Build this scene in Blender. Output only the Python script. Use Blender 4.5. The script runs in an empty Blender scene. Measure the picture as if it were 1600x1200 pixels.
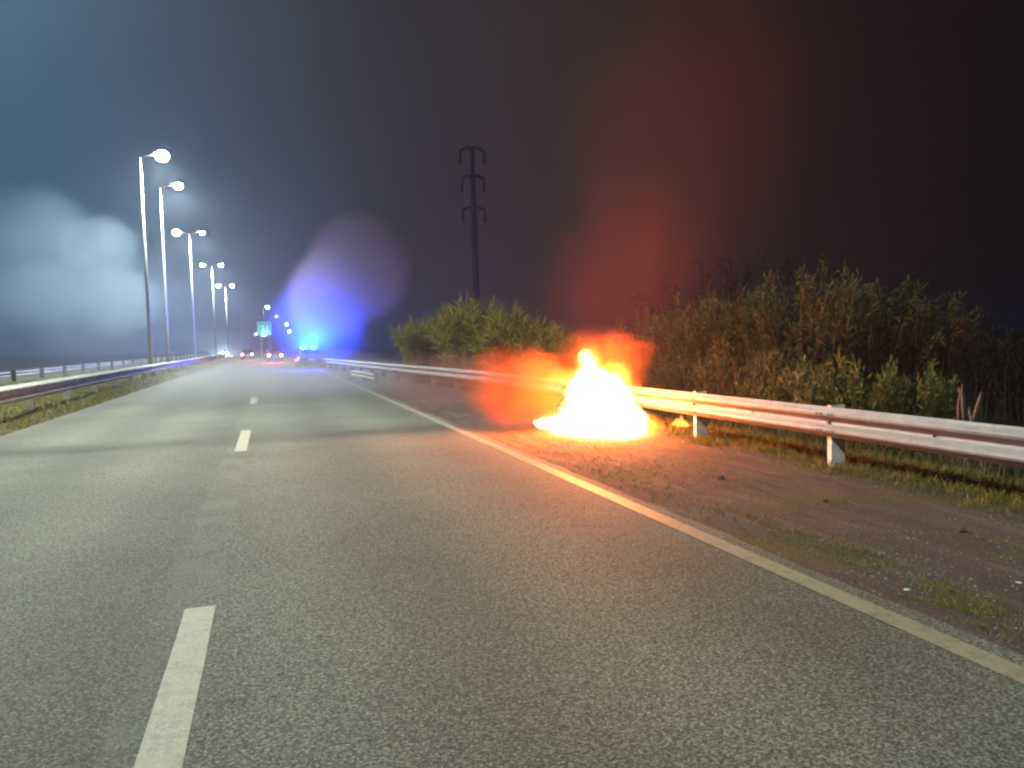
import bpy, bmesh, math, random
import numpy as np
from mathutils import Vector, Matrix
random.seed(7); np.random.seed(7)
S = bpy.context.scene; C = S.collection
PI = math.pi

# ------------------------------------------------------------------ camera, world, exposure
CAMH = 1.6
cd = bpy.data.cameras.new('camera'); cam = bpy.data.objects.new('camera', cd); C.objects.link(cam); S.camera = cam
cd.sensor_fit = 'HORIZONTAL'; cd.sensor_width = 36.0; cd.lens = 27.0; cd.clip_start = .05; cd.clip_end = 4000
PITCH = math.atan(66/1200); ROLL = math.radians(-1.5)
CM = Matrix.Rotation(PI/2 - PITCH, 3, 'X') @ Matrix.Rotation(ROLL, 3, 'Z')
cam.matrix_world = Matrix.Translation((0, 0, CAMH)) @ CM.to_4x4()

w = bpy.data.worlds.new('World'); S.world = w; w.use_nodes = True
nt = w.node_tree; nt.nodes.clear()
wo = nt.nodes.new('ShaderNodeOutputWorld'); bg = nt.nodes.new('ShaderNodeBackground')
tc = nt.nodes.new('ShaderNodeTexCoord'); sx = nt.nodes.new('ShaderNodeSeparateXYZ')
mr = nt.nodes.new('ShaderNodeMapRange'); mr.inputs[1].default_value = -1; mr.inputs[2].default_value = 1
rp = nt.nodes.new('ShaderNodeValToRGB')
nz = nt.nodes.new('ShaderNodeTexNoise'); nz.inputs['Scale'].default_value = 1.3; nz.inputs['Detail'].default_value = 3
ad = nt.nodes.new('ShaderNodeMath'); ad.operation = 'MULTIPLY_ADD'; ad.inputs[1].default_value = .12
stops = [(0, (.026, .135, .25)), (.2, (.030, .150, .275)), (.33, (.032, .066, .110)), (.46, (.030, .024, .027)),
         (.60, (.037, .022, .016)), (.72, (.016, .009, .007)), (.85, (.006, .004, .004)), (1, (.006, .004, .004))]
e = rp.color_ramp.elements
while len(e) < len(stops): e.new(.5)
for k, (p, c) in enumerate(stops): e[k].position = p; e[k].color = (*c, 1)
L = nt.links.new
L(tc.outputs['Generated'], sx.inputs[0]); L(tc.outputs['Generated'], nz.inputs['Vector'])
L(nz.outputs['Fac'], ad.inputs[0]); L(sx.outputs['X'], ad.inputs[2])
L(ad.outputs[0], mr.inputs[0]); L(mr.outputs[0], rp.inputs[0]); L(rp.outputs[0], bg.inputs[0]); L(bg.outputs[0], wo.inputs[0])
bg.inputs[1].default_value = .8
S.view_settings.view_transform = 'Standard'; S.view_settings.look = 'None'
S.view_settings.exposure = 0; S.view_settings.gamma = 1; S.view_settings.use_curve_mapping = False
cy = S.cycles
cy.use_denoising = True; cy.pixel_filter_type = 'BLACKMAN_HARRIS'; cy.filter_width = 2.3; cy.max_bounces = 5; cy.diffuse_bounces = 2; cy.glossy_bounces = 2; cy.transparent_max_bounces = 12
cy.transmission_bounces = 3; cy.volume_bounces = 0; cy.sample_clamp_indirect = 3; cy.sample_clamp_direct = 0
cy.volume_step_rate = 1.0; cy.volume_max_steps = 96; cy.caustics_reflective = False; cy.caustics_refractive = False
LAMP_W = 17000.0; LAMP_COL = (.90, 1.0, .88)

# ------------------------------------------------------------------ frames
A = .314; ANG = math.atan(A)
D = Vector((-A, 1, 0)).normalized(); N = Vector((1, A, 0)).normalized()
def W(s, l, z=0): return D*s + N*l + Vector((0, 0, z))
def ray(x, y): return CM @ Vector(((x-800)/1200, -(y-600)/1200, -1))
def at_depth(x, y, d):
    v = ray(x, y); return Vector((0, 0, CAMH)) + v*(d/v.y)
def at_z(x, y, z):
    v = ray(x, y); return Vector((0, 0, CAMH)) + v*((z-CAMH)/v.z)
def SL(p): return p.dot(D), p.dot(N)

# ------------------------------------------------------------------ materials
def mat(name, col, rough=.6, metal=0, var=0, vscale=5, bump=0, bscale=30, coords='Object', emit=None, estr=0, spec=None):
    m = bpy.data.materials.new(name); m.use_nodes = True; t = m.node_tree; b = t.nodes['Principled BSDF']
    b.inputs['Base Color'].default_value = (*col, 1); b.inputs['Roughness'].default_value = rough; b.inputs['Metallic'].default_value = metal
    if spec is not None: b.inputs['Specular IOR Level'].default_value = spec
    if emit: b.inputs['Emission Color'].default_value = (*emit, 1); b.inputs['Emission Strength'].default_value = estr
    c = t.nodes.new('ShaderNodeTexCoord')
    if var:
        n = t.nodes.new('ShaderNodeTexNoise'); n.inputs['Scale'].default_value = vscale; n.inputs['Detail'].default_value = 6
        r = t.nodes.new('ShaderNodeMapRange'); r.inputs[1].default_value = .3; r.inputs[2].default_value = .7
        r.inputs[3].default_value = 1-var; r.inputs[4].default_value = 1+var
        x = t.nodes.new('ShaderNodeMix'); x.data_type = 'RGBA'; x.blend_type = 'MULTIPLY'; x.inputs[0].default_value = 1
        x.inputs[6].default_value = (*col, 1)
        t.links.new(c.outputs[coords], n.inputs['Vector']); t.links.new(n.outputs['Fac'], r.inputs[0]); t.links.new(r.outputs[0], x.inputs[7])
        t.links.new(x.outputs[2], b.inputs['Base Color'])
    if bump:
        n = t.nodes.new('ShaderNodeTexNoise'); n.inputs['Scale'].default_value = bscale; n.inputs['Detail'].default_value = 4
        u = t.nodes.new('ShaderNodeBump'); u.inputs['Strength'].default_value = bump; u.inputs['Distance'].default_value = .01
        t.links.new(c.outputs[coords], n.inputs['Vector']); t.links.new(n.outputs['Fac'], u.inputs['Height']); t.links.new(u.outputs[0], b.inputs['Normal'])
    return m

class G:   # small node-graph helper
    def __init__(s, m): s.t = m.node_tree; s.n = s.t.nodes; s.b = s.n.get('Principled BSDF'); s.c = s.n.new('ShaderNodeTexCoord')
    def link(s, a, b): s.t.links.new(a, b)
    def val(s, i, v):
        if hasattr(v, 'links') or hasattr(v, 'is_linked'): s.link(v, i)
        else: i.default_value = v
    def noise(s, scale, detail=4, rough=.5, vec=None, dist=0):
        n = s.n.new('ShaderNodeTexNoise'); n.inputs['Scale'].default_value = scale; n.inputs['Detail'].default_value = detail
        n.inputs['Roughness'].default_value = rough; n.inputs['Distortion'].default_value = dist
        s.link(vec or s.c.outputs['Object'], n.inputs['Vector']); return n.outputs['Fac']
    def rng(s, v, a, b, c=0., d=1., smooth=False):
        n = s.n.new('ShaderNodeMapRange'); n.interpolation_type = 'SMOOTHSTEP' if smooth else 'LINEAR'
        s.val(n.inputs[0], v)
        for k, q in enumerate((a, b, c, d)): s.val(n.inputs[k+1], q)
        return n.outputs[0]
    def math(s, op, a, b=0., c=0.):
        n = s.n.new('ShaderNodeMath'); n.operation = op; s.val(n.inputs[0], a); s.val(n.inputs[1], b)
        if op == 'MULTIPLY_ADD': s.val(n.inputs[2], c)
        return n.outputs[0]
    def mix(s, f, a, b, mode='MIX'):
        n = s.n.new('ShaderNodeMix'); n.data_type = 'RGBA'; n.blend_type = mode; s.val(n.inputs[0], f)
        for i, q in ((6, a), (7, b)):
            if isinstance(q, tuple): n.inputs[i].default_value = (*q, 1)
            else: s.link(q, n.inputs[i])
        return n.outputs[2]
    def gray(s, v):
        n = s.n.new('ShaderNodeCombineColor'); [s.link(v, n.inputs[k]) for k in range(3)]; return n.outputs[0]
    def xyz(s):
        n = s.n.new('ShaderNodeSeparateXYZ'); s.link(s.c.outputs['Object'], n.inputs[0]); return n.outputs
    def bump(s, h, st, dist=.01, prev=None):
        n = s.n.new('ShaderNodeBump'); n.inputs['Strength'].default_value = st; n.inputs['Distance'].default_value = dist
        s.link(h, n.inputs['Height']); 
        if prev: s.link(prev, n.inputs['Normal'])
        s.link(n.outputs[0], s.b.inputs['Normal']); return n.outputs[0]

def newmat(name, rough=.8, spec=.4):
    m = bpy.data.materials.new(name); m.use_nodes = True; g = G(m)
    g.b.inputs['Roughness'].default_value = rough; g.b.inputs['Specular IOR Level'].default_value = spec
    return m, g

# asphalt: local x = across, y = along
m_road, g = newmat('asphalt', .84, .2)
X, Y, Z = g.xyz()
lo = g.rng(g.noise(.35, 4), .3, .7, .82, 1.15)
sp = g.rng(g.noise(60, 5, .9), .36, .64, .10, 2.0)
sp2 = g.rng(g.noise(170, 2, .7), .35, .65, .55, 1.55)
tr = g.rng(g.math('SINE', g.math('MULTIPLY', g.math('ADD', X, .46), 3.4)), -1, 1, .86, 1.1)
vs = g.n.new('ShaderNodeTexVoronoi'); vs.inputs['Scale'].default_value = 84; g.link(g.c.outputs['Object'], vs.inputs['Vector'])
sc_ = g.n.new('ShaderNodeSeparateColor'); g.link(vs.outputs['Color'], sc_.inputs[0])
chips = g.rng(g.math('POWER', sc_.outputs[0], 1.6), 0, 1, .58, 1.72)
f = g.math('MULTIPLY', g.math('MULTIPLY', g.math('MULTIPLY', lo, sp), chips), g.math('MULTIPLY', sp2, tr))
col = g.mix(1., (.092, .092, .073), g.gray(f), 'MULTIPLY')
# old, overpainted lane line between the dashes
line = g.math('MULTIPLY', g.rng(g.math('ABSOLUTE', g.math('ADD', X, .55)), .14, .2, 1, 0), g.rng(g.noise(1.6, 5, .7), .42, .62))
col = g.mix(g.math('MULTIPLY', line, .5), col, (.14, .14, .115))
vc = g.n.new('ShaderNodeTexVoronoi'); vc.feature = 'DISTANCE_TO_EDGE'; vc.inputs['Scale'].default_value = .42
dv = g.n.new('ShaderNodeVectorMath'); dv.operation = 'ADD'; nn = g.n.new('ShaderNodeTexNoise'); nn.inputs['Scale'].default_value = 1.6; nn.inputs['Detail'].default_value = 5
g.link(g.c.outputs['Object'], nn.inputs['Vector']); g.link(nn.outputs['Color'], dv.inputs[0]); g.link(g.c.outputs['Object'], dv.inputs[1]); g.link(dv.outputs[0], vc.inputs['Vector'])
crk = g.math('MULTIPLY', g.rng(vc.outputs['Distance'], .002, .007, 1, 0), g.rng(g.noise(.5, 3), .5, .6))
col = g.mix(g.math('MULTIPLY', crk, .5), col, (.03, .03, .025))
# dark band with soft, uneven edges across both lanes
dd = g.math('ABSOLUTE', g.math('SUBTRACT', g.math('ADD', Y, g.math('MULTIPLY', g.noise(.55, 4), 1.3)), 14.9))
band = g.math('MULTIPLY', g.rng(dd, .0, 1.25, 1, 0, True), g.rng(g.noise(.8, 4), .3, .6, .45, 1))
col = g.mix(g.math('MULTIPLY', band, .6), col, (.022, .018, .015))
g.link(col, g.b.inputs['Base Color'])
g.bump(g.noise(110, 3, .7), .22, .006)

m_paint, g = newmat('road_paint', .6, .4)
X, Y, Z = g.xyz()
wear = g.rng(g.noise(7, 8, .85), .38, .52, 1, 0)
c = g.mix(g.rng(g.noise(45, 3, .7), .3, .7), (.18, .165, .110), (.275, .252, .165))
g.link(g.mix(g.math('MULTIPLY', wear, .75), c, (.11, .108, .088)), g.b.inputs['Base Color']); g.bump(g.noise(70, 3), .6, .008)

m_ground, g = newmat('soil', .95, .15)
X, Y, Z = g.xyz()
grav = g.mix(g.rng(g.noise(55, 3, .75), .35, .65), (.050, .036, .030), (.155, .118, .104))
grav = g.mix(g.rng(g.noise(1.1, 5, .6), .35, .65), grav, g.mix(.45, grav, (.060, .048, .036)))
dry = g.mix(g.rng(g.noise(24, 4, .7), .35, .65), (.045, .048, .018), (.12, .115, .042))
soil = g.mix(g.rng(g.noise(20, 5, .7), .35, .65), (.020, .022, .010), (.065, .062, .026))
cv = g.n.new('ShaderNodeCombineXYZ'); g.link(g.math('MULTIPLY', X, 3.2), cv.inputs[0]); g.link(g.math('MULTIPLY', Y, .28), cv.inputs[1])
grav = g.mix(g.math('MULTIPLY', g.rng(g.noise(1.3, 5, .7, vec=cv.outputs[0]), .50, .68), .55), grav, (.17, .145, .12))
grav = g.mix(g.math('MULTIPLY', g.rng(g.noise(1.7, 5, .7, vec=cv.outputs[0], dist=.4), .52, .70), .6), grav, (.035, .026, .022))
gm = g.math('MULTIPLY', g.rng(g.noise(.9, 5, .65, dist=.3), .53, .62), .75)
grav = g.mix(gm, grav, dry)
edge = g.math('ADD', X, g.math('MULTIPLY', g.noise(1.2, 4), 1.0))
right = g.rng(edge, 6.7, 7.3)
left = g.rng(edge, -5.6, -4.9, 1, 0)
col = g.mix(right, grav, soil); col = g.mix(left, col, dry)
g.link(col, g.b.inputs['Base Color']); g.bump(g.noise(45, 4, .7), 1.0, .03)

m_galv, g = newmat('galvanised_steel', .42, .5)
g.b.inputs['Metallic'].default_value = .12
g.link(g.mix(g.rng(g.noise(6, 6, .7), .3, .7), (.46, .44, .43), (.62, .60, .58)), g.b.inputs['Base Color'])
g.link(g.rng(g.noise(14, 4), .3, .7, .45, .65), g.b.inputs['Roughness'])
m_galv2 = mat('dull_galvanised_steel', (.66, .68, .66), .7, 0, .15, 6)
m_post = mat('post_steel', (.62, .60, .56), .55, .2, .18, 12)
m_dimsteel = mat('dimmed_post_bolt_steel', (.13, .12, .11), .7, .2, .2, 12)  # darker post steel copy: smoke veil over far posts put into colour; also bolts
m_bolt = mat('bolt_steel', (.04, .035, .03), .5, .6)
m_pole = mat('pole_steel', (.42, .45, .47), .45, .3, .1, 3)
m_lens = mat('lamp_glass', (.9, .9, .9), .3, emit=(.93, 1, .97), estr=400)
m_lens2 = mat('far_lamp_glass', (.9, .9, .9), .3, emit=(.88, .93, 1), estr=45)
m_lensoff = mat('unlit_lamp_glass', (.35, .45, .5), .2)
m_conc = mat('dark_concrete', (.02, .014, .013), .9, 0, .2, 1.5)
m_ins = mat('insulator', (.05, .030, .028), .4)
m_char = mat('charred_metal', (.030, .024, .020), .7, .5, .4, 20, .5, 40)
m_tyre = mat('tyre_rubber', (.025, .025, .025), .9)
m_rim = mat('wheel_metal', (.3, .3, .3), .4, .8)
m_stone = mat('clod', (.05, .036, .030), .95, 0, .3, 9, .8, 12)
m_litter = mat('litter', (.55, .53, .5), .7)
m_glass = mat('car_glass', (.015, .018, .02), .08, 0)
m_white = mat('car_white', (.55, .55, .57), .3); m_pblue = mat('car_navy', (.03, .04, .10), .3); m_grey = mat('car_grey', (.10, .10, .11), .3, .4); m_dk = mat('car_dark', (.03, .03, .05), .3)
m_tail = mat('tail_light', (.3, .01, .01), .2, emit=(1, .3, .4), estr=90)
m_head = mat('head_light', (.8, .8, .8), .2, emit=(.85, 1, 1), estr=5000)
m_blue = mat('beacon_blue', (.02, .2, .6), .2, emit=(.06, .75, 1), estr=9)
m_plate = mat('plate', (.7, .7, .7), .5)
m_signg = mat('sign_green', (.01, .30, .26), .45); m_signw = mat('sign_white', (.30, .62, .60), .45)

def leafmat(name, a, b, trans=.25):
    m = bpy.data.materials.new(name); m.use_nodes = True; g = G(m)
    g.b.inputs['Roughness'].default_value = .6; g.b.inputs['Specular IOR Level'].default_value = .25
    gi = g.n.new('ShaderNodeNewGeometry'); oi = g.n.new('ShaderNodeObjectInfo')
    c = g.mix(gi.outputs['Random Per Island'], a, b)
    c = g.mix(g.rng(g.noise(1.1, 3), .35, .65), c, g.mix(.45, c, (.05, .038, .018)))
    c = g.mix(g.math('MULTIPLY', oi.outputs['Random'], .3), c, (.07, .06, .03))
    g.link(c, g.b.inputs['Base Color'])
    tr = g.n.new('ShaderNodeBsdfTranslucent'); g.link(c, tr.inputs[0])
    ms = g.n.new('ShaderNodeMixShader'); ms.inputs[0].default_value = trans
    g.link(g.b.outputs[0], ms.inputs[1]); g.link(tr.outputs[0], ms.inputs[2]); g.link(ms.outputs[0], g.n['Material Output'].inputs[0])
    return m
m_leaf = leafmat('willowy_leaf', (.030, .052, .014), (.080, .098, .032))
m_leafy = leafmat('fresh_leaf', (.065, .095, .016), (.15, .17, .045))
m_reed = leafmat('reed_leaf', (.19, .185, .018), (.36, .32, .05))
m_darkleaf = leafmat('dark_leaf', (.020, .012, .010), (.05, .026, .02))
m_grass = leafmat('grass_blade', (.10, .11, .014), (.30, .27, .05))
m_stem = mat('stem_bark', (.085, .062, .040), .9, 0, .3, 8)
m_dry = mat('dry_stalk', (.15, .10, .075), .8, 0, .25, 8)

# ------------------------------------------------------------------ object helpers
def props(o, label=None, cat=None, group=None, kind=None):
    if label: o['label'] = label
    if cat: o['category'] = cat
    if group: o['group'] = group
    if kind: o['kind'] = kind
    return o
def empty(name, loc, rz=0, **k):
    o = bpy.data.objects.new(name, None); C.objects.link(o); o.location = loc; o.rotation_euler = (0, 0, rz); o.empty_display_size = .2
    return props(o, **k)
def link(name, me, m, parent=None, loc=(0, 0, 0), rot=(0, 0, 0)):
    o = bpy.data.objects.new(name, me); C.objects.link(o)
    if m and not me.materials: me.materials.append(m)
    o.location = loc; o.rotation_euler = rot
    if parent: o.parent = parent
    return o
def obj(name, bm, m, parent=None, loc=(0, 0, 0), rot=(0, 0, 0), smooth=False):
    me = bpy.data.meshes.new(name); bm.normal_update(); bm.to_mesh(me); bm.free()
    if smooth: me.polygons.foreach_set('use_smooth', [True]*len(me.polygons))
    return link(name, me, m, parent, loc, rot)
def copy_tree(o, parent=None):
    c = o.copy(); C.objects.link(c); c.parent = parent
    for ch in list(o.children): copy_tree(ch, c)
    return c
def box(bm, c, s, rot=None, bev=0):
    r = bmesh.ops.create_cube(bm, size=1); M = Matrix.Translation(c) @ (rot or Matrix.Identity(4)) @ Matrix.Diagonal((*s, 1))
    bmesh.ops.transform(bm, matrix=M, verts=r['verts'])
    if bev:
        es = list({e for v in r['verts'] for e in v.link_edges}); bmesh.ops.bevel(bm, geom=es, offset=bev, segments=2, affect='EDGES', profile=.6)
def tube(bm, pts, rads, n=10, cap=True):
    pts = [Vector(p) for p in pts]; rings = []
    for i, p in enumerate(pts):
        d = (pts[min(i+1, len(pts)-1)] - pts[max(i-1, 0)]).normalized()
        u = d.orthogonal().normalized() if i == 0 else (u - d*u.dot(d)).normalized()
        v = d.cross(u); r = rads[i] if hasattr(rads, '__len__') else rads
        rings.append([bm.verts.new(p + (u*math.cos(2*PI*k/n) + v*math.sin(2*PI*k/n))*r) for k in range(n)])
    for a, b in zip(rings, rings[1:]):
        for k in range(n): bm.faces.new((a[k], a[(k+1) % n], b[(k+1) % n], b[k]))
    if cap: bm.faces.new(rings[0][::-1]); bm.faces.new(rings[-1])
def torus(bm, c, axis, R, r, nR=28, nr=8):
    q = Vector((0, 0, 1)).rotation_difference(Vector(axis)); c = Vector(c); rings = []
    for i in range(nR):
        a = 2*PI*i/nR; ring = []
        for j in range(nr):
            b = 2*PI*j/nr; ring.append(bm.verts.new(c + q @ Vector(((R+r*math.cos(b))*math.cos(a), (R+r*math.cos(b))*math.sin(a), r*math.sin(b)))))
        rings.append(ring)
    for i in range(nR):
        a, b = rings[i], rings[(i+1) % nR]
        for j in range(nr): bm.faces.new((a[j], b[j], b[(j+1) % nr], a[(j+1) % nr]))
def ico(bm, c, s, sub=2, jit=0):
    r = bmesh.ops.create_icosphere(bm, subdivisions=sub, radius=1)
    for v in r['verts']:
        k = 1 + random.uniform(-jit, jit)
        v.co = Vector((c[0]+v.co.x*s[0]*k, c[1]+v.co.y*s[1]*k, c[2]+v.co.z*s[2]*k))
def pyd(name, V, F):
    me = bpy.data.meshes.new(name); me.from_pydata([tuple(v) for v in V], [], F); me.update(); return me

# ------------------------------------------------------------------ ground and roads (local x across, y along)
def nse(x, y): 
    from mathutils import noise
    return noise.noise(Vector((x, y, 0)))
def H(s, l):
    def sm(a, b, t): t = min(max((t-a)/(b-a), 0), 1); return t*t*(3-2*t)
    z = -.045*sm(3.25, 3.8, l) if l > 0 else -.03*sm(4.9, 5.1, -l)
    z += -.75*sm(7.3, 9.6, l)
    z += .26*sm(5.17, 5.65, -l) - .4*sm(7, 9, -l) + .4*sm(10.5, 12.2, -l) - .26*sm(12.5, 14.2, -l)
    if (3.35 < l < 60 or -12.5 < l < -5.05) and -5 < s < 120:
        z += .03*nse(s*.9, l*1.1) + .012*nse(s*4, l*4)
    if -14.3 > l > -22.3 or -5.1 < l < 3.38: z = min(z, 0) - .06
    return z
ls = [-900, -300, -100, -50, -30, -24, -22.4, -22.2, -14.4, -14.2, -13.4, -12.7, -12, -11, -10, -9, -8, -7.4, -6.8, -6.3, -5.9, -5.6, -5.35, -5.17, -5.09, -4.9, -4.6, 0, 3.0, 3.33, 3.45] + \
     [3.6+.15*k for k in range(34)] + [8.9, 9.3, 9.8, 10.5, 11.5, 13, 15, 18, 22, 30, 50, 100, 300, 900]
ss = [-200, -60, -20, -8, -3, 0] + [.3*k for k in range(1, 90)] + [27+.8*k for k in range(1, 60)] + [80, 90, 105, 120, 150, 200, 300, 450, 700, 1000]
V = [(l, s, H(s, l)) for s in ss for l in ls]; nl = len(ls)
F = [(i*nl+j, i*nl+j+1, (i+1)*nl+j+1, (i+1)*nl+j) for i in range(len(ss)-1) for j in range(nl-1)]
me = pyd('ground', V, F); me.polygons.foreach_set('use_smooth', [True]*len(me.polygons))
props(link('ground', me, m_ground, rot=(0, 0, ANG)), kind='structure')

def strip(name, m, l0, l1, s0, s1, z, kind='structure', step=2., ragged=0, label=None, cat=None, parent=None, shift=None):
    n = max(1, int((s1-s0)/step)); V = []; 
    for i in range(n+1):
        s = s0 + (s1-s0)*i/n; dx = shift(s) if shift else 0
        V.append((l0+dx+ragged*nse(s*2.1, l0)*.5, s, z)); V.append((l1+dx+ragged*(nse(s*2.3, 3.1)+.6*nse(s*7.1, 8.2)), s, z))
    me = pyd(name, V, [(2*i, 2*i+1, 2*i+3, 2*i+2) for i in range(n)])
    return props(link(name, me, m, parent, rot=(0, 0, ANG) if not parent else (0, 0, 0)), kind=kind)
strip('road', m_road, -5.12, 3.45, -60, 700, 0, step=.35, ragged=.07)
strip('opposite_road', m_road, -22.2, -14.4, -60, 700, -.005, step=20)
strip('edge_line', m_paint, 3.17, 3.33, -40, 400, .004, step=.4, ragged=.006)
strip('opposite_edge_line', m_paint, -14.85, -14.7, -40, 400, 0, step=20)
per = 10.8
dash = None
for k in range(-1, 16):
    s0 = 12.67 + per*(k-1); x0 = -.47 - .012*min(max(s0, 0)/5, 8)
    o = strip('lane_dash', m_paint, x0-.09, x0+.09, s0, s0+3.2, .004, step=.4, ragged=.006)

# ------------------------------------------------------------------ guardrails
def wbeam_profile():
    # (offset towards traffic, z) of a W-beam, 310 mm tall, 80 mm deep
    p = [(.0, .155), (.018, .150), (.030, .135), (.072, .105), (.080, .085), (.072, .062), (.012, .022), (.002, 0)]
    return p + [(a, -b) for a, b in p[-2::-1]]
def guardrail(path, side, top, label, cat='guardrail', post_every=1, near=True, group='guardrails beside the road', ht=1., pm=None):
    """path: list of (s,l) post spots; side: -1 when traffic is on the -l side."""
    mm_ = m_galv2 if side > 0 else m_galv
    root = empty('guardrail', W(path[0][0], path[0][1], 0), 0, label=label, cat=cat, group=group)
    o0 = root.location
    prof = [(q, z*ht) for q, z in wbeam_profile()]; zc = top - .155*ht
    for i in range(len(path)-1):
        a = W(*path[i]) - o0; b = W(*path[i+1]) - o0; d = (b-a).normalized()
        nrm = Vector((-d.y, d.x, 0)) * (1 if side < 0 else -1)       # towards the traffic
        a2 = a - d*.16; rings = []
        off = .085 + (.004 if i % 2 else 0)
        bm = bmesh.new()
        for p in (a2, b+d*.16):
            rings.append([bm.verts.new(p + nrm*(q+off) + Vector((0, 0, zc+z))) for q, z in prof])
        for k in range(len(prof)-1): bm.faces.new((rings[0][k], rings[0][k+1], rings[1][k+1], rings[1][k]))
        bmesh.ops.solidify(bm, geom=bm.faces[:], thickness=.004)
        obj('beam', bm, mm_, root)
        # channel post, block, bolt
        g0 = H(path[i][0], path[i][1])
        yaw = math.atan2(d.y, d.x); rot = Matrix.Rotation(yaw, 4, 'Z'); n2 = nrm
        bm = bmesh.new(); cz = (g0-.3 + top+.015)/2; hz = top+.015-(g0-.3)
        pc = a - n2*.03
        box(bm, pc + Vector((0, 0, cz)), (.012, .20, hz), rot)                    # web, seen edge-on from the road
        box(bm, pc + n2*.098 + Vector((0, 0, cz)) + d*.03, (.07, .006, hz), rot)   # flange against the beam
        box(bm, pc - n2*.098 + Vector((0, 0, cz)) + d*.03, (.07, .006, hz), rot)
        obj('post', bm, pm or (m_post if path[i][0] < 15 else m_dimsteel), root)  # far posts get the darkened copy instead of being veiled by smoke
        if near and path[i][0] < 40:
            bm = bmesh.new(); c = a + n2*(off+.012) + Vector((0, 0, zc))
            tube(bm, [c, c+n2*.018], .022, 8); obj('bolt', bm, m_bolt, root)
            for dx in (-.14, -.06, .06, .14):
                for dz in (-.085, .085):
                    bm = bmesh.new(); c = a + d*dx + n2*(off+.084) + Vector((0, 0, zc+dz*ht))
                    tube(bm, [c, c+n2*.012], .013, 6); obj('splice_bolt', bm, m_dimsteel, root)
            bm = bmesh.new(); c = (a+b)/2 + n2*(off+.012) + Vector((0, 0, zc))
            tube(bm, [c, c+n2*.012], .015, 8); obj('bolt', bm, m_bolt, root)
    return root
rl = lambda s: 6.62 - (.0 if s < 14 else .012*(s-14)) - (0 if s < 24 else .055*(min(s, 60)-24)) - .01*max(s-60, 0)
pts = [(s, rl(s)) for s in [1.5+3.15*k for k in range(0, 28)]]
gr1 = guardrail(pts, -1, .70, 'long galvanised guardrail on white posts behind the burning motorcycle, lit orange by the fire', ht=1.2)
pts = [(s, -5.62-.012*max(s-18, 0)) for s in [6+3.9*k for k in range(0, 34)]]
gr2 = guardrail(pts, 1, .92, 'galvanised guardrail along the grassy edge of the road, nearest the lamp posts', near=True, ht=1.3, pm=m_dimsteel)
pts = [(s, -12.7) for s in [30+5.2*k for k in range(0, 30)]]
gr3 = guardrail(pts, -1, .82, 'far pale guardrail across the median, seen above the nearer rail', near=False, pm=m_dimsteel)
# short rail stub, its end bent down, inside the shoulder farther on
pts = [(33.5, 4.35), (36.6, 4.2), (39.6, 4.05)]
gr4 = guardrail(pts, -1, .38, 'short low piece of guardrail standing apart by the far shoulder', near=False)

# ------------------------------------------------------------------ street lamps
def lamp_post(loc, h, arms, label, lit=(True, True), energy=LAMP_W, lens=m_lens, big=1., rz=None):
    root = empty('street_lamp', loc, ANG if rz is None else rz, label=label, cat='street lamp', group='street lamps along the median')
    bm = bmesh.new(); tube(bm, [(0, 0, -.3), (0, 0, h*.5), (0, 0, h)], [.10, .08, .05], 12); obj('pole', bm, m_pole, root, smooth=True)
    bm = bmesh.new(); box(bm, (0, 0, .03), (.42, .42, .06), bev=.01); obj('base_plate', bm, m_pole, root)
    big0 = big
    for k, sg in enumerate(arms):
        big = big0*(.62 if (k == 1 and big0 == 1.15) else 1)
        bm = bmesh.new(); tube(bm, [(0, 0, h-.05), (sg*.25, 0, h+.10), (sg*.75, 0, h+.18)], .03, 8); obj('arm', bm, m_ins, root, smooth=True)
        bm = bmesh.new(); ico(bm, (sg*1.0, 0, h+.28), (.42, .18, .10), 3)
        hd = obj('lamp_head', bm, m_pole, root, smooth=True)
        bm = bmesh.new(); ico(bm, (sg*1.08, 0, h+.13), (.27*big, .26*big, .23*big), 3)
        on = lit[k]
        obj('lamp_glass', bm, lens if on else m_lensoff, hd, smooth=True)
        if on and energy:
            ld = bpy.data.lights.new('lamp_light', 'SPOT'); ld.energy = energy; ld.color = LAMP_COL; ld.spot_size = math.radians(174); ld.spot_blend = .6
            ld.shadow_soft_size = .15
            lo = bpy.data.objects.new('lamp_light', ld); C.objects.link(lo); lo.parent = root; lo.location = (sg*1.08, 0, h-.16)
            ld = bpy.data.lights.new('lamp_spill', 'POINT'); ld.energy = energy*.02; ld.color = LAMP_COL; ld.shadow_soft_size = .2
            lo = bpy.data.objects.new('lamp_spill', ld); C.objects.link(lo); lo.parent = root; lo.location = (sg*1.08, 0, h-.35)
    return root
def from_top(x, y, h):
    v = ray(x, y); t = (h-CAMH)/v.z; p = Vector((0, 0, CAMH))+v*t; return Vector((p.x, p.y, 0))
HL = 12.0
for (x, y, arms, lit, lab, en, bg_) in [
    (219, 246, (1,), (True,), 'tallest looking lamp post, its single white lamp the biggest and brightest', LAMP_W, 1.25),
    (250, 293, (1,), (True,), 'second tallest looking lamp post with one lit arm, just beyond the brightest lamp', LAMP_W, .95),
    (296, 366, (-1, 1), (True, True), 'double armed lamp post whose nearer side lamp glows much larger than its twin', LAMP_W*.7, 1.15),
    (331, 416, (-1, 1), (True, True), 'double armed lamp post with two equal small lights, taller looking of that pair', LAMP_W*.6, .85),
    (352, 448, (-1, 1), (True, True), 'smallest double armed lamp post with its pole still visible above the guardrail', LAMP_W*.6, .95)]:
    lamp_post(from_top(x, y, HL), HL, arms, lab, lit, en, big=bg_)
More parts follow.
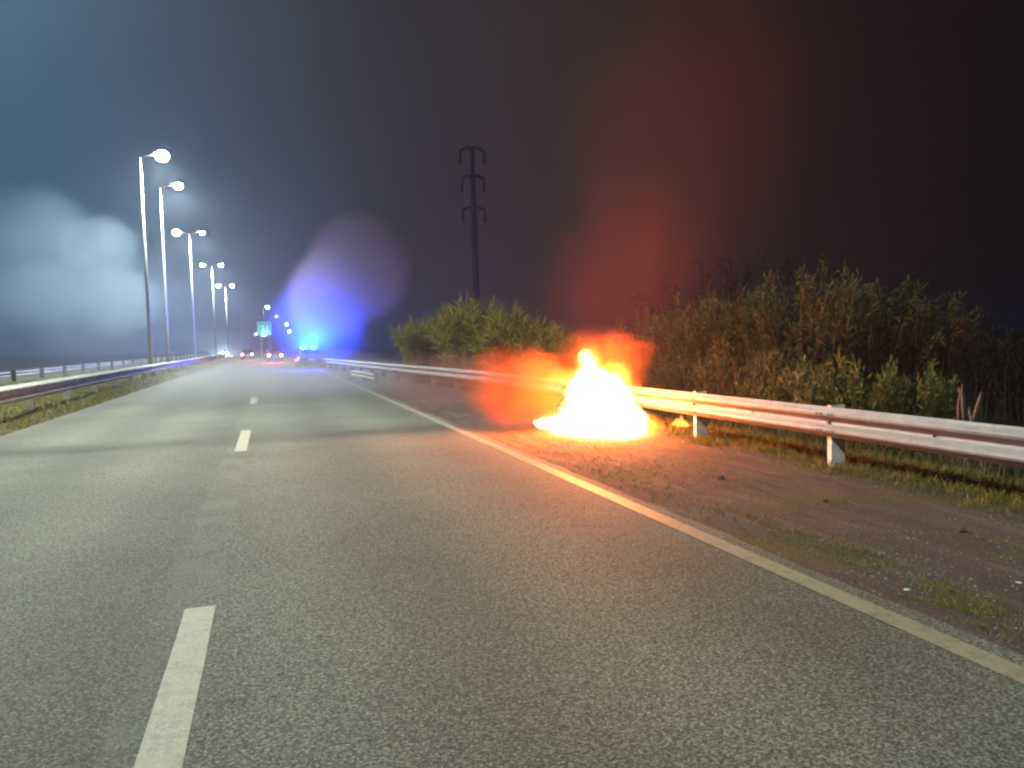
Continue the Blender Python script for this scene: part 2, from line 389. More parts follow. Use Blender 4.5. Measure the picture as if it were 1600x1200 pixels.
for (x, y, lab, big) in [(418, 480, 'distant street lamp glowing right above the green road sign', 1.6), (432, 494, 'faint distant street lamp up and beside the green sign', .9),
                    (448, 507, 'distant street lamp, upper of the close pair between sign and blue beacons', 2.2), (452, 518, 'distant street lamp, lower of the close pair between sign and blue beacons', 3.2),
                    (400, 522, 'distant dim street lamp beside the lower edge of the green sign', 2.4)]:
    p = from_top(x, y, HL+.15); lamp_post(p - N*1.08, HL, (1,), lab, (True,), 0, m_lens2, big)
# lamps of the same row standing outside the frame that light the near road
for s, lb in ((17, 'double street lamp nearest ahead of the viewer, its inner lamp lighting the near road'), (-12, 'double street lamp just behind the viewer on the median'), (-36, 'double street lamp farthest behind the viewer on the median')):
    lamp_post(W(s, -6.35, H(s, -6.35)), HL, (-1, 1), lb, (False, True), LAMP_W*(1.1 if s > 0 else .8))

# ------------------------------------------------------------------ high-voltage pole
pb = at_depth(746, 520, 91); pb.z = -.7
root = empty('power_pole', pb, math.radians(8), label='tall dark power pole with three crossarms rising behind the reeds', cat='power pole')
topz = at_depth(737, 230, 91).z + .7
leanx = at_depth(737, 230, 91).x - pb.x
def pp(z): return Vector((leanx*z/topz, 0, z))
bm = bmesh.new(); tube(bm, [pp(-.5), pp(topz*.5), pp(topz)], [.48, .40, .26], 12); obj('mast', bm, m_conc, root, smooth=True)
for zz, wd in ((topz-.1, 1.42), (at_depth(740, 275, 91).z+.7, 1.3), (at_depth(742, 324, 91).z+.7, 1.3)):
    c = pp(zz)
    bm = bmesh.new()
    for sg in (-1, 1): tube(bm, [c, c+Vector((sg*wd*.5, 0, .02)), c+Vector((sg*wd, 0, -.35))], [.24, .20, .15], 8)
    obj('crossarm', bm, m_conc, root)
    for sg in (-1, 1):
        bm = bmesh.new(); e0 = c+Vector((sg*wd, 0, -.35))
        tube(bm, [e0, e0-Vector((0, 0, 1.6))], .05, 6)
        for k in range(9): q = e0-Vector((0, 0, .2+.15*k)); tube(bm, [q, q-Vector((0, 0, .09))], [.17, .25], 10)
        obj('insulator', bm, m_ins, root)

# ------------------------------------------------------------------ overhead road sign
sp_ = at_depth(413, 513, 150)
root = empty('road_sign', (sp_.x, sp_.y, 0), ANG*.6, label='square green road sign on a post above the far lane', cat='road sign')
bm = bmesh.new(); box(bm, (0, 0, sp_.z), (2.75, .06, 2.6), bev=.02); obj('panel', bm, m_signg, root)
bm = bmesh.new()
for c, s in (((0, -.04, 1.22), (2.5, .012, .09)), ((0, -.04, -1.22), (2.5, .012, .09)), ((-1.25, -.04, 0), (.09, .012, 2.4)), ((1.25, -.04, 0), (.09, .012, 2.4))):
    box(bm, (c[0], c[1], c[2]+sp_.z), s)
obj('border', bm, m_signw, root)
bm = bmesh.new()
for c, s in (((-.45, 0, .45), (.9, .012, .22)), ((.55, 0, .1), (.22, .012, 1.0)), ((-.2, 0, -.2), (.22, .012, .8)), ((.2, 0, -.65), (1.3, .012, .3))):
    box(bm, (c[0], -.04, c[2]+sp_.z), s)
obj('legend', bm, m_signw, root)
for x in (-.8, .8):
    bm = bmesh.new(); tube(bm, [(x, .1, 0), (x, .1, sp_.z+1.3)], .09, 10); obj('post', bm, m_pole, root)
bm = bmesh.new(); box(bm, (0, -1.0, sp_.z-1.5), (1.2, .2, .12)); box(bm, (0, -.5, sp_.z-1.5), (.08, 1.1, .06)); obj('added_sign_fixture', bm, m_pole, root)  # added lamp fixture, there only to carry the light on the sign
ld = bpy.data.lights.new('added_sign_light', 'AREA'); ld.energy = 90; ld.size = .6; ld.color = (.8, 1, 1)  # added light that brightens the sign panel
lo = bpy.data.objects.new('added_sign_light', ld); C.objects.link(lo); lo.parent = root; lo.location = (0, -1.25, sp_.z-1.35); lo.rotation_euler = (math.radians(130), 0, 0)

# ------------------------------------------------------------------ vehicles
def car(loc, rz, paint, label, roofh=1.45, tail=True, head=False, bar=False, cat='car'):
    root = empty('police_car' if bar else 'car', loc, rz, label=label, cat=cat)
    st = [(-2.15, .70, .42, .88), (-2.05, .80, .24, 1.0), (-1.3, .87, .2, 1.0), (0, .88, .2, .95), (1.2, .87, .2, .93), (1.85, .82, .24, .80), (2.15, .68, .38, .62)]
    bm = bmesh.new(); rings = []
    for y, hw, z0, z1 in st:
        zm = (z0+z1)/2
        rings.append([bm.verts.new(p) for p in ((-hw*.88, y, z0), (-hw, y, zm), (-hw*.93, y, z1-.05), (-hw*.82, y, z1), (hw*.82, y, z1), (hw*.93, y, z1-.05), (hw, y, zm), (hw*.88, y, z0))])
    for a, b in zip(rings, rings[1:]):
        for k in range(8): bm.faces.new((a[k], a[(k+1) % 8], b[(k+1) % 8], b[k]))
    bm.faces.new(rings[0]); bm.faces.new(rings[-1][::-1]); bmesh.ops.recalc_face_normals(bm, faces=bm.faces)
    obj('body', bm, paint, root, smooth=False)
    bm = bmesh.new(); rings = []
    for y, hw, z in ((-1.45, .70, .99), (-.95, .58, roofh-.03), (.2, .58, roofh), (1.15, .70, .93)):
        rings.append((y, hw, z))
    # cabin: glass band plus roof
    b4 = [(-.74, -1.6, .98), (.74, -1.6, .98), (.74, 1.15, .93), (-.74, 1.15, .93)]; t4 = [(-.58, -1.0, roofh-.04), (.58, -1.0, roofh-.04), (.58, .3, roofh-.02), (-.58, .3, roofh-.02)]
    vb = [bm.verts.new(p) for p in b4]; vt = [bm.verts.new(p) for p in t4]
    for k in range(4): bm.faces.new((vb[k], vb[(k+1) % 4], vt[(k+1) % 4], vt[k]))
    bm.faces.new(vt); obj('windows', bm, m_glass, root)
    bm = bmesh.new(); box(bm, (0, -.35, roofh), (1.2, 1.36, .06), bev=.02)
    for k in range(4): tube(bm, [b4[k], t4[k]], .035, 6)
    obj('roof', bm, paint, root)
    for x in (-.80, .80):
        for y in (-1.3, 1.32):
            wh = empty('wheel', (x, y, .32)); wh.parent = root
            bm = bmesh.new(); torus(bm, (0, 0, 0), (1, 0, 0), .22, .10, 20, 8); obj('tyre', bm, m_tyre, wh)
            bm = bmesh.new(); tube(bm, [(-.07, 0, 0), (.07, 0, 0)], .17, 14); obj('rim', bm, m_rim, wh)
        bm = bmesh.new(); box(bm, (x*.82, -2.13, .78), (.26, .08, .16), bev=.02)
        obj('tail_light', bm, m_tail if tail else mat('tail_lens', (.3, .02, .02), .2), root)
        bm = bmesh.new(); box(bm, (x*.80, 2.10, .60), (.26, .12, .14), bev=.02)
        obj('head_light', bm, m_head if head else m_glass, root)
    bm = bmesh.new(); box(bm, (0, -2.2, .42), (1.5, .12, .2), bev=.03); obj('bumper', bm, paint, root)
    bm = bmesh.new(); box(bm, (0, -2.19, .66), (.4, .02, .13)); obj('number_plate', bm, m_plate, root)
    if bar:
        bm = bmesh.new(); box(bm, (0, -.2, roofh+.06), (1.15, .26, .05), bev=.01); bb = obj('beacon_bar', bm, m_dk, root)
        for x in (-.34, .34):
            bm = bmesh.new(); box(bm, (x, -.2, roofh+.18), (.54, .26, .20), bev=.05); obj('beacon_lens', bm, m_blue, bb)
    return root
pc = at_depth(483, 572, 60); pc.z = 0
police = car(pc, ANG+.05, m_pblue, 'police car with two bright blue roof beacons stopped in the smoke', bar=True, tail=False, cat='police car', roofh=1.42)
for x in (-.34, .34):
    ld = bpy.data.lights.new('beacon_light', 'POINT'); ld.energy = 9000; ld.color = (.004, .055, 1.0); ld.shadow_soft_size = .12
    lo = bpy.data.objects.new('beacon_light', ld); C.objects.link(lo); lo.parent = police; lo.location = (x, -.45, 1.80)
p = at_depth(430, 560, 88); p.z = 0
c2 = car(p, ANG, m_grey, 'car with pink glowing tail lights just beside the police car', cat='car')
p = at_depth(387, 560, 112); p.z = 0
c3 = car(p, ANG, m_dk, 'small car with faint reddish tail lights driving away between headlights and pink lights')
p = at_depth(353, 552, 215); p.z = 0
c4 = car(p, ANG+PI, m_white, 'oncoming car with dazzling white headlights beyond the lamp posts', head=True, tail=False)
for x in (-.62, .62):
    for root, en, y, z, col in ((c2, 4000, -2.35, .78, (1, .1, .12)), (c3, 1800, -2.35, .78, (1, .1, .12)), (c4, 80000, 2.4, .6, (.85, 1, 1))):
        ld = bpy.data.lights.new('car_light', 'SPOT'); ld.energy = en; ld.color = col; ld.shadow_soft_size = .08; ld.spot_size = math.radians(100 if root is not c4 else 30); ld.spot_blend = .8
        lo = bpy.data.objects.new('car_light', ld); C.objects.link(lo); lo.parent = root; lo.location = (x, y, z)
        lo.rotation_euler = (PI/2 - .05, 0, 0 if y > 0 else PI)

# ------------------------------------------------------------------ burnt motorcycle and fire
FB = W(12.35, 5.45, H(12.35, 5.45)); fd = (W(11.0, 5.9) - W(14.0, 5.0)).normalized(); frz = math.atan2(fd.y, fd.x)
mc = empty('motorcycle', FB - fd*.20, frz, label='charred motorcycle wreck inside the fire on the shoulder', cat='motorcycle')
for x, nm in ((-.68, 'rear'), (.70, 'front')):
    wh = empty('wheel', (x, 0, .31)); wh.parent = mc
    bm = bmesh.new(); torus(bm, (0, 0, 0), (0, 1, 0), .25, .055, 28, 8); obj('tyre', bm, m_tyre, wh)
    bm = bmesh.new(); torus(bm, (0, 0, 0), (0, 1, 0), .19, .018, 24, 6); tube(bm, [(0, -.06, 0), (0, .06, 0)], .04, 10)
    for k in range(8): a = k*PI/4; tube(bm, [(0, 0, 0), (.19*math.cos(a), 0, .19*math.sin(a))], .007, 5)
    obj('rim', bm, m_char, wh)
bm = bmesh.new()
for y in (-.06, .06):
    tube(bm, [(-.68, y, .31), (-.2, y, .38), (.1, y, .35), (.36, y, .72)], .02, 8); tube(bm, [(-.55, y, .72), (-.1, y, .66), (.36, y, .78)], .018, 8); tube(bm, [(-.5, y, .35), (-.5, y, .72)], .015, 8)
obj('frame', bm, m_char, mc)
bm = bmesh.new(); box(bm, (.02, 0, .42), (.34, .24, .28), bev=.04)
for k in range(6): box(bm, (.05, 0, .56+.022*k), (.2, .2, .008))
obj('engine', bm, m_char, mc)
bm = bmesh.new()
for y in (-.08, .08): tube(bm, [(.70, y, .31), (.42, y, .86)], .022, 8)
obj('fork', bm, m_char, mc)
bm = bmesh.new(); tube(bm, [(.30, -.36, 1.0), (.38, -.2, 1.02), (.41, 0, .92), (.38, .2, 1.02), (.30, .36, 1.0)], .014, 8); obj('handlebar', bm, m_char, mc)
bm = bmesh.new(); ico(bm, (.12, 0, .80), (.27, .14, .12), 2); obj('fuel_tank', bm, m_char, mc, smooth=True)
bm = bmesh.new(); box(bm, (-.38, 0, .78), (.62, .24, .08), bev=.03); obj('seat', bm, m_char, mc)
bm = bmesh.new(); tube(bm, [(.1, .12, .25), (-.3, .15, .26), (-.8, .16, .34)], [.025, .03, .045], 10); obj('exhaust', bm, m_char, mc)
# coiled spring remains to one side of the flames
bm = bmesh.new(); tube(bm, [(.045*math.cos(a*.9), .045*math.sin(a*.9), .05+.012*a) for a in range(30)], .009, 6)
sq = at_z(1036, 666, -.03); sp2 = obj('coil_spring', bm, m_char, None, (sq.x, sq.y, -.04)); props(sp2, 'small charred coil spring standing on the dirt right beside the big flames', 'spring')

def flame_mesh(els, vox, name, m, parent, disp=.08, dscale=.35):
    bm = bmesh.new()
    for x, y, z, rx, ry, rz_ in els: ico(bm, (x, y, z), (rx, ry, rz_), 3)
    o = obj(name, bm, m, parent)
    md = o.modifiers.new('r', 'REMESH'); md.mode = 'VOXEL'; md.voxel_size = vox
    tx = bpy.data.textures.new('flame_noise', 'CLOUDS'); tx.noise_scale = dscale; tx.noise_depth = 3
    m2 = o.modifiers.new('d', 'DISPLACE'); m2.texture = tx; m2.strength = disp; m2.texture_coords = 'GLOBAL'
    return o
def emis_vol(name, col, strength):
    m = bpy.data.materials.new(name); m.use_nodes = True; n = m.node_tree.nodes; n.clear()
    o = n.new('ShaderNodeOutputMaterial'); e = n.new('ShaderNodeEmission'); e.inputs[0].default_value = (*col, 1); e.inputs[1].default_value = strength
    m.node_tree.links.new(e.outputs[0], o.inputs['Volume']); return m
m_fl1 = emis_vol('flame_core', (1, .48, .16), 22)
m_fl2 = emis_vol('flame_edge', (1, .26, .02), 3.0)
fire = empty('fire', FB, frz, label='large white hot fire engulfing the motorcycle in front of the guardrail', cat='fire')
core = [(-.05, 0, .30, .80, .40, .44), (-.35, 0, .6, .42, .33, .5), (-.95, -.05, .10, .72, .42, .13), (.62, 0, .24, .48, .36, .36), (-.24, 0, 1.0, .21, .18, .38), (-.27, 0, 1.28, .15, .13, .2),
        (.30, 0, .78, .32, .26, .28), (.05, 0, .85, .28, .24, .3), (.56, 0, .62, .2, .2, .26), (.15, -.3, .05, 1.05, .45, .10), (.70, -.24, .34, .38, .16, .34), (.95, -.12, .16, .2, .2, .2), (.35, -.25, .62, .3, .14, .26)]
rr = random.Random(4)
for k in range(26):
    x = rr.uniform(-1.05, 1.0); z = (.95 - .62*abs(x+.05))*rr.uniform(.35, 1.0); core.append((x, rr.uniform(-.2, .2), max(z, .12), rr.uniform(.05, .11), rr.uniform(.05, .1), rr.uniform(.12, .24)))
flame_mesh(core, .035, 'flame', m_fl1, fire, .16, .18)
def glow_mat(name, col, strength, k=1.5, m_=1.3, nscale=2.2):
    m = bpy.data.materials.new(name); m.use_nodes = True; n = m.node_tree.nodes; n.clear(); g = G(m)
    o = n.new('ShaderNodeOutputMaterial'); e = n.new('ShaderNodeEmission'); e.inputs[0].default_value = (*col, 1)
    ln = n.new('ShaderNodeVectorMath'); ln.operation = 'LENGTH'; g.link(g.c.outputs['Object'], ln.inputs[0])
    d = g.math('ADD', g.math('MULTIPLY', g.math('SUBTRACT', 1., ln.outputs['Value']), k), g.math('MULTIPLY', g.math('SUBTRACT', g.noise(nscale, 4, .65, dist=.6), .5), m_))
    g.link(g.rng(d, 0, 1, 0, strength, True), e.inputs[1]); g.link(e.outputs[0], o.inputs['Volume']); return m
m_gl1 = glow_mat('flame_yellow', (1, .30, .035), 9); m_gl2 = glow_mat('flame_red', (1, .13, .012), 1.6)
for (x, y, z, a, b, c, mm) in [(.05, 0, .62, 1.05, .5, .72, m_gl1), (.42, .02, .95, .42, .35, .42, m_gl1), (-.24, 0, 1.15, .34, .3, .5, m_gl1), (-.7, 0, .14, 1.05, .6, .26, m_gl1), (.75, 0, .2, .85, .5, .3, m_gl1),
                               (.1, .1, 1.0, 1.1, .7, .85, m_gl2), (-1.15, .1, .45, .9, .7, .6, m_gl2)]:
    bm = bmesh.new(); bmesh.ops.create_icosphere(bm, subdivisions=3, radius=1); o = obj('flame', bm, mm, fire, (x, y, z)); o.scale = (a, b, c)
for x, y, z, en in ((-.3, -.25, .75, 1500), (.5, -.15, .5, 1100), (0, .1, 1.6, 900)):
    ld = bpy.data.lights.new('fire_light', 'POINT'); ld.energy = en; ld.color = (1, .19, .03); ld.shadow_soft_size = .3
    lo = bpy.data.objects.new('fire_light', ld); C.objects.link(lo); lo.parent = fire; lo.location = (x, y, z)
q = at_z(1063, 668, -.04)
small = empty('small_fire', (q.x, q.y, -.04), frz, label='little separate flame on the ground between the big fire and the guardrail post', cat='fire')
flame_mesh([(0, 0, .05, .22, .1, .06), (.02, 0, .12, .05, .05, .12), (-.08, 0, .08, .05, .05, .09), (.1, 0, .07, .06, .05, .07)], .015, 'flame', emis_vol('small_flame', (1, .42, .06), 18), small, .04, .08)
ld = bpy.data.lights.new('fire_light', 'POINT'); ld.energy = 25; ld.color = (1, .25, .03); ld.shadow_soft_size = .06
lo = bpy.data.objects.new('fire_light', ld); C.objects.link(lo); lo.parent = small; lo.location = (0, -.05, .2)

# ------------------------------------------------------------------ smoke
def smoke_mat(name, col, dens, k=1.6, m_=1.5, nscale=1.6, aniso=.3, vary=0.):
    m = bpy.data.materials.new(name); m.use_nodes = True; n = m.node_tree.nodes; n.clear(); g = G(m)
    o = n.new('ShaderNodeOutputMaterial'); v = n.new('ShaderNodeVolumePrincipled')
    ln = n.new('ShaderNodeVectorMath'); ln.operation = 'LENGTH'; g.link(g.c.outputs['Object'], ln.inputs[0])
    nf = g.noise(nscale, 4, .6, dist=.4)
    base = g.math('MULTIPLY', g.math('SUBTRACT', 1., ln.outputs['Value']), k)
    d = g.math('ADD', base, g.math('MULTIPLY', g.math('SUBTRACT', nf, .5), m_))
    d = g.math('MULTIPLY', g.rng(d, 0, 1, 0, dens, True), g.rng(ln.outputs['Value'], .55, .96, 1, 0, True))
    g.link(d, v.inputs['Density']); v.inputs['Color'].default_value = (*col, 1); v.inputs['Anisotropy'].default_value = aniso
    g.link(v.outputs[0], o.inputs['Volume']); return m
def puff(loc, size, m, label, rz=0, tilt=0):
    bm = bmesh.new(); bmesh.ops.create_icosphere(bm, subdivisions=4, radius=1.0)
    from mathutils import noise
    for v in bm.verts: v.co *= .97 + .07*noise.noise(v.co*2.2 + Vector(loc))
    o = obj('smoke', bm, m, None, loc, (0, tilt, rz)); o.scale = size
    props(o, label, 'smoke', 'smoke drifting from the fire', 'stuff'); return o
sm_w = smoke_mat('white_smoke', (.48, .62, .74), .036, 2.0, 5.0, 2.6)
sm_v = smoke_mat('billow_smoke', (.48, .62, .74), .060, 2.6, 3.5, 2.0)
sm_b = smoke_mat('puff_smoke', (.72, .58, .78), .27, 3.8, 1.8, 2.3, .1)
sm_c = smoke_mat('beacon_smoke', (.35, .42, .9), .12, 1.3, .8, 1.6, .1)  # beacon blue is also tinted into the smoke colour itself
sm_o = smoke_mat('fire_smoke', (.72, .22, .10), 2.6, 1.0, 2.0, 2.2, 0)  # firelight orange also put into the colour of the fire and plume smokes
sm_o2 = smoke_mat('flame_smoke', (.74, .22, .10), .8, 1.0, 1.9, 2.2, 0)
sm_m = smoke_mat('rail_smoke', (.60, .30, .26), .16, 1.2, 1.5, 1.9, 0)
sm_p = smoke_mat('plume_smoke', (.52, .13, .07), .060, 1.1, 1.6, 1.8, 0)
sm_q = smoke_mat('high_plume_smoke', (.52, .13, .07), .055, 1.1, 1.6, 2.2, 0)
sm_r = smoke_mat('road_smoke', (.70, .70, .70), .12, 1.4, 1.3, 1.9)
puff(at_depth(10, 460, 42), (8.5, 3.2, 7.2), sm_w, 'big pale blue grey smoke cloud drifting across the lamp posts')
puff(at_depth(180, 490, 54), (8.5, 4, 7.0), sm_w, 'lower pale smoke cloud around the bases of the lamp posts')
puff(at_depth(45, 345, 40), (3.6, 2.2, 2.6), sm_v, 'topmost billow of the pale smoke cloud near the frame edge')
puff(at_depth(150, 385, 41), (2.9, 2.2, 2.3), sm_v, 'middle billow of the pale smoke cloud beside the tallest lamp post')
puff(at_depth(60, 455, 39), (3.4, 2.2, 2.4), sm_v, 'low broad billow of the pale smoke cloud')
puff(at_depth(185, 470, 43), (3.2, 2.2, 2.6), sm_v, 'billow of pale smoke crossing the tallest lamp pole halfway up')
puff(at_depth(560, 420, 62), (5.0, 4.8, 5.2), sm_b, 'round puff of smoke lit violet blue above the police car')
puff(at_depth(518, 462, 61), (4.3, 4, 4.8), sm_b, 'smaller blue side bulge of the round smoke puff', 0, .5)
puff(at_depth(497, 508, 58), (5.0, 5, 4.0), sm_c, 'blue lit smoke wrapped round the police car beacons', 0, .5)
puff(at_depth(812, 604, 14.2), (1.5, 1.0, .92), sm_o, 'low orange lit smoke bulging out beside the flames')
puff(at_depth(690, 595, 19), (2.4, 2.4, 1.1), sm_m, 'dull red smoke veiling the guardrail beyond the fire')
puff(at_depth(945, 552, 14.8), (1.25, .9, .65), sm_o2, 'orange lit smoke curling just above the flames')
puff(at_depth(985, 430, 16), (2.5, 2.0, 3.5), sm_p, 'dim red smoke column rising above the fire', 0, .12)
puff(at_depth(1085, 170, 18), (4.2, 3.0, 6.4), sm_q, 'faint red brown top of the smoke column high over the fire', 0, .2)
puff(W(27, .2, .5), (6.0, 9, 1.5), sm_r, 'thin grey smoke lying low across both lanes', ANG)

# ------------------------------------------------------------------ haze
bm = bmesh.new(); r = bmesh.ops.create_cube(bm, size=1)
bmesh.ops.transform(bm, matrix=Matrix.Translation((0, 350, 13.5)) @ Matrix.Diagonal((2700, 2700, 33, 1)), verts=r['verts'])
hm = bpy.data.materials.new('haze'); hm.use_nodes = True; n = hm.node_tree.nodes; n.clear()
o_ = n.new('ShaderNodeOutputMaterial'); v_ = n.new('ShaderNodeVolumePrincipled'); v_.inputs['Color'].default_value = (.52, .62, .84, 1)
v_.inputs['Density'].default_value = .0010; v_.inputs['Anisotropy'].default_value = .6
hm.node_tree.links.new(v_.outputs[0], o_.inputs['Volume'])
props(obj('haze', bm, hm), 'thin night haze lit by the street lamps', None, None, 'stuff')

# ------------------------------------------------------------------ vegetation
def leaves(bases, dirs, lens, wid, droop, segs=2, seed=1):
    r = np.random.RandomState(seed); n = len(bases); B = np.array(bases); Dr = np.array(dirs); Dr /= np.linalg.norm(Dr, axis=1)[:, None]
    rv = r.normal(size=(n, 3)); side = np.cross(Dr, rv); side /= np.linalg.norm(side, axis=1)[:, None]
    Ln = np.array(lens)[:, None]; V = []; P = B.copy(); d = Dr.copy()
    prof = [.5, 1., .0] if segs == 2 else [.6, 1., .7, .0]
    rows = []
    for k in range(segs+1):
        wd = wid*prof[k]*.5 if k < segs else 0
        if k < segs: rows.append(P-side*wd); rows.append(P+side*wd)
        else: rows.append(P)
        P = P + d*Ln/segs; d = d + np.array([0, 0, -droop]); d /= np.linalg.norm(d, axis=1)[:, None]
    V = np.stack(rows, 1).reshape(-1, 3); m = 2*segs+1; F = []
    for i in range(n):
        o = i*m
        for k in range(segs-1): F.append((o+2*k, o+2*k+1, o+2*k+3, o+2*k+2))
        F.append((o+2*segs-2, o+2*segs-1, o+2*segs))
    return V, F
def bush_mesh(name, h, rad, nst, per_, ll, lw, seed, droop=.12, lean=.5, segs=2, up=.9):
    r = np.random.RandomState(seed); bases, dirs, lens = [], [], []; bm = bmesh.new()
    for i in range(nst):
        a = r.uniform(0, 2*PI); q = rad*.45*math.sqrt(r.uniform()); b = Vector((q*math.cos(a), q*math.sin(a), 0))
        a2 = a + r.normal()*.5; k = r.uniform(.1, 1)*lean; hh = h*r.uniform(.72, .97)*(1-.28*k)
        out = Vector((math.cos(a2), math.sin(a2), 0))*k*rad*1.3
        pts = [b + out*(t**1.6) + Vector((0, 0, hh*(t - .12*k*t*t))) + Vector(r.normal(size=3))*.03*t for t in (0, .35, .7, 1)]
        tube(bm, pts, [.018, .013, .008, .003], 4, False)
        for j in range(per_):
            t = r.uniform(.08, 1)**.8; f = t*3; i0 = min(int(f), 2); p = pts[i0].lerp(pts[i0+1], f-i0)
            ax = (pts[i0+1]-pts[i0]).normalized(); dv = ax*up + Vector(r.normal(size=3))*.6
            sc = .55*(1.15-t) + .05
            bases.append(p + Vector(r.normal(size=3))*sc*.28); dirs.append(dv); lens.append(ll*r.uniform(.6, 1.3))
    Vv, Ff = leaves(bases, dirs, lens, lw, droop, segs, seed)
    me = bpy.data.meshes.new(name+'_stems'); bm.to_mesh(me); bm.free()
    return pyd(name, Vv, Ff), me
def plant(name, meshes, m, loc, scale, rz, label, cat, group, tilt=0):
    root = empty(name, loc, rz, label=label, cat=cat, group=group); root.scale = scale
    if not meshes[0].materials: meshes[0].materials.append(m)
    f = link('foliage', meshes[0], None, root); st = link('stems', meshes[1], m_stem, root)
    return root
bushA = [bush_mesh('willowy', 3.6, 1.7, 80, 150, .14, .022, 11+k) for k in range(3)]
bushD = bush_mesh('dark_willowy', 3.6, 1.8, 70, 110, .16, .026, 19)
bushS = [bush_mesh('shrub', 1.9, .9, 42, 110, .13, .028, 31+k, lean=.7) for k in range(2)]
reedM = [bush_mesh('reed', 3.6, 1.5, 80, 42, .62, .042, 51+k, droop=.35, lean=.75, segs=3, up=1.1) for k in range(2)]
treeM = bush_mesh('tree', 5.5, 2.6, 70, 110, .22, .05, 71, lean=.9)
def on_ground(x, d, px_y=560):
    p = at_depth(x, px_y, d); s, l = SL(p); return Vector((p.x, p.y, H(s, l)-.03))
# right-hand bank of tall bushes: (px, depth, top px y, width scale)
bank = [(1045, 19.5, 470, .8, 'tall dull green bush at the fire end of the bank, nearest the flames'),
        (1110, 18.5, 455, .95, 'tall dull green bush second from the flames behind the guardrail'),
        (1185, 18.2, 432, 1.05, 'tall bush behind the bright stretch of guardrail, between flames and highest bush'),
        (1270, 17.2, 400, 1.2, 'highest bush of the dark bank, its spiky top against the black sky'),
        (1350, 17.0, 425, 1.1, 'tall brownish bush just beyond the highest one'),
        (1420, 16.8, 452, .95, 'tall dim bush behind the yellow green shrubs, last before the black field'),
        (1165, 15.6, 520, .7, 'rounded lower bush in front of the tall bank, above the brightest rail'),
        (1080, 16.8, 540, .62, 'low bush just above the rail nearest the flames')]
for i, (x, d, ty, ws, lab) in enumerate(bank):
    loc = on_ground(x, d); zt = at_depth(x, ty, d).z; k = (zt-loc.z)/3.45
    plant('bush', bushA[i % 3], m_leaf, loc, (ws*1.05, ws*1.05, k), i*1.7, lab, 'bush', 'bushes behind the guardrail')
for i, (x, d, ty, ws, lab) in enumerate([(1530, 21, 500, 1.0, 'nearly black bush behind the tallest dry stalks'), (1610, 20, 515, 1.1, 'nearly black bush at the frame edge above the guardrail'), (1480, 23, 470, 1.0, 'nearly black bush closing the bank towards the dark field')]):
    loc = on_ground(x, d); zt = at_depth(x, ty, d).z; plant('bush', bushD, m_darkleaf, loc, (ws, ws, (zt-loc.z)/3.45), i*1.7, lab, 'bush', 'bushes behind the guardrail')
shr = [(1270, 13.4, 548, .8, 'yellow green shrub just behind the rail, nearer the fire of the bright pair'), (1350, 12.8, 545, .85, 'brightest yellow green shrub behind the guardrail post'),
       (1425, 12.4, 552, .8, 'yellow green shrub at the dark end, beside the bare dry stalks'), (1205, 14.3, 560, .8, 'small dull shrub between the bright shrubs and the low bushes')]
for i, (x, d, ty, ws, lab) in enumerate(shr):
    loc = on_ground(x, d); zt = at_depth(x, ty, d).z; k = (zt-loc.z)/1.85
    plant('shrub', bushS[i % 2], m_leafy, loc, (ws, ws, k), i*2.1, lab, 'shrub', 'low shrubs behind the guardrail')
reeds = [(742, 31, 462, .95, 'bright green clump of reeds at the foot of the power pole'), (805, 29.5, 478, .9, 'olive clump of reeds between the bright clump and the red smoke'),
         (855, 28, 505, .62, 'low brownish clump of reeds right beside the red smoke'), (655, 37, 488, .55, 'dim grey green clump of reeds left of the bright clump'),
         (697, 38, 486, .55, 'thin clump of reeds between the dim and the bright ones'), 
         (930, 26, 520, .7, 'clump of reeds mostly hidden by the orange smoke')]
for i, (x, d, ty, ws, lab) in enumerate(reeds):
    loc = on_ground(x, d); zt = at_depth(x, ty, d).z; k = (zt-loc.z)/3.5
    plant('reed_clump', reedM[i % 2], m_reed, loc, (ws*1.25, ws*1.1, k), i*1.3, lab, 'reeds', 'reed clumps beyond the fire')
loc = on_ground(1140, 30); zt = at_depth(1140, 372, 30).z
t = plant('tree', treeM, m_darkleaf, loc, (1.05, 1.05, (zt-loc.z)/5.4), .4, 'dark reddish tree silhouette behind the bank of bushes', 'tree', None)
# bare dry stalks beside the bank
def stalks(x, ty, d, lab, bend):
    loc = on_ground(x, d); zt = at_depth(x, ty, d).z - loc.z
    root = empty('dry_stalk', loc, 0, label=lab, cat='dry weed', group='bare dry stalks behind the rail')
    r = random.Random(int(x))
    for k in range(4 if bend < 1 else 2):
        a = r.uniform(-.25, .25); bm = bmesh.new(); hh = zt*r.uniform(.7, 1)
        P = [(a*t*hh*1.2 + bend*.25*max(0, t-.6), r.uniform(-.02, .02), hh*(t - bend*.4*max(0, t-.75))) for t in (0, .3, .6, .8, .92, 1)]
        tube(bm, P, [.016, .014, .012, .022, .02, .004], 6); obj('stalk', bm, m_dry, root, (r.uniform(-.12, .12), r.uniform(-.1, .1), 0))
    return root
stalks(1478, 612, 11.0, 'curled dry weed stalk behind the rail, next to the last shrub', 1.2)
stalks(1515, 592, 10.8, 'tallest bundle of pale dry stalks leaning behind the guardrail', .3)
stalks(1540, 625, 10.5, 'short dry stalk at the dark end of the guardrail', .5)

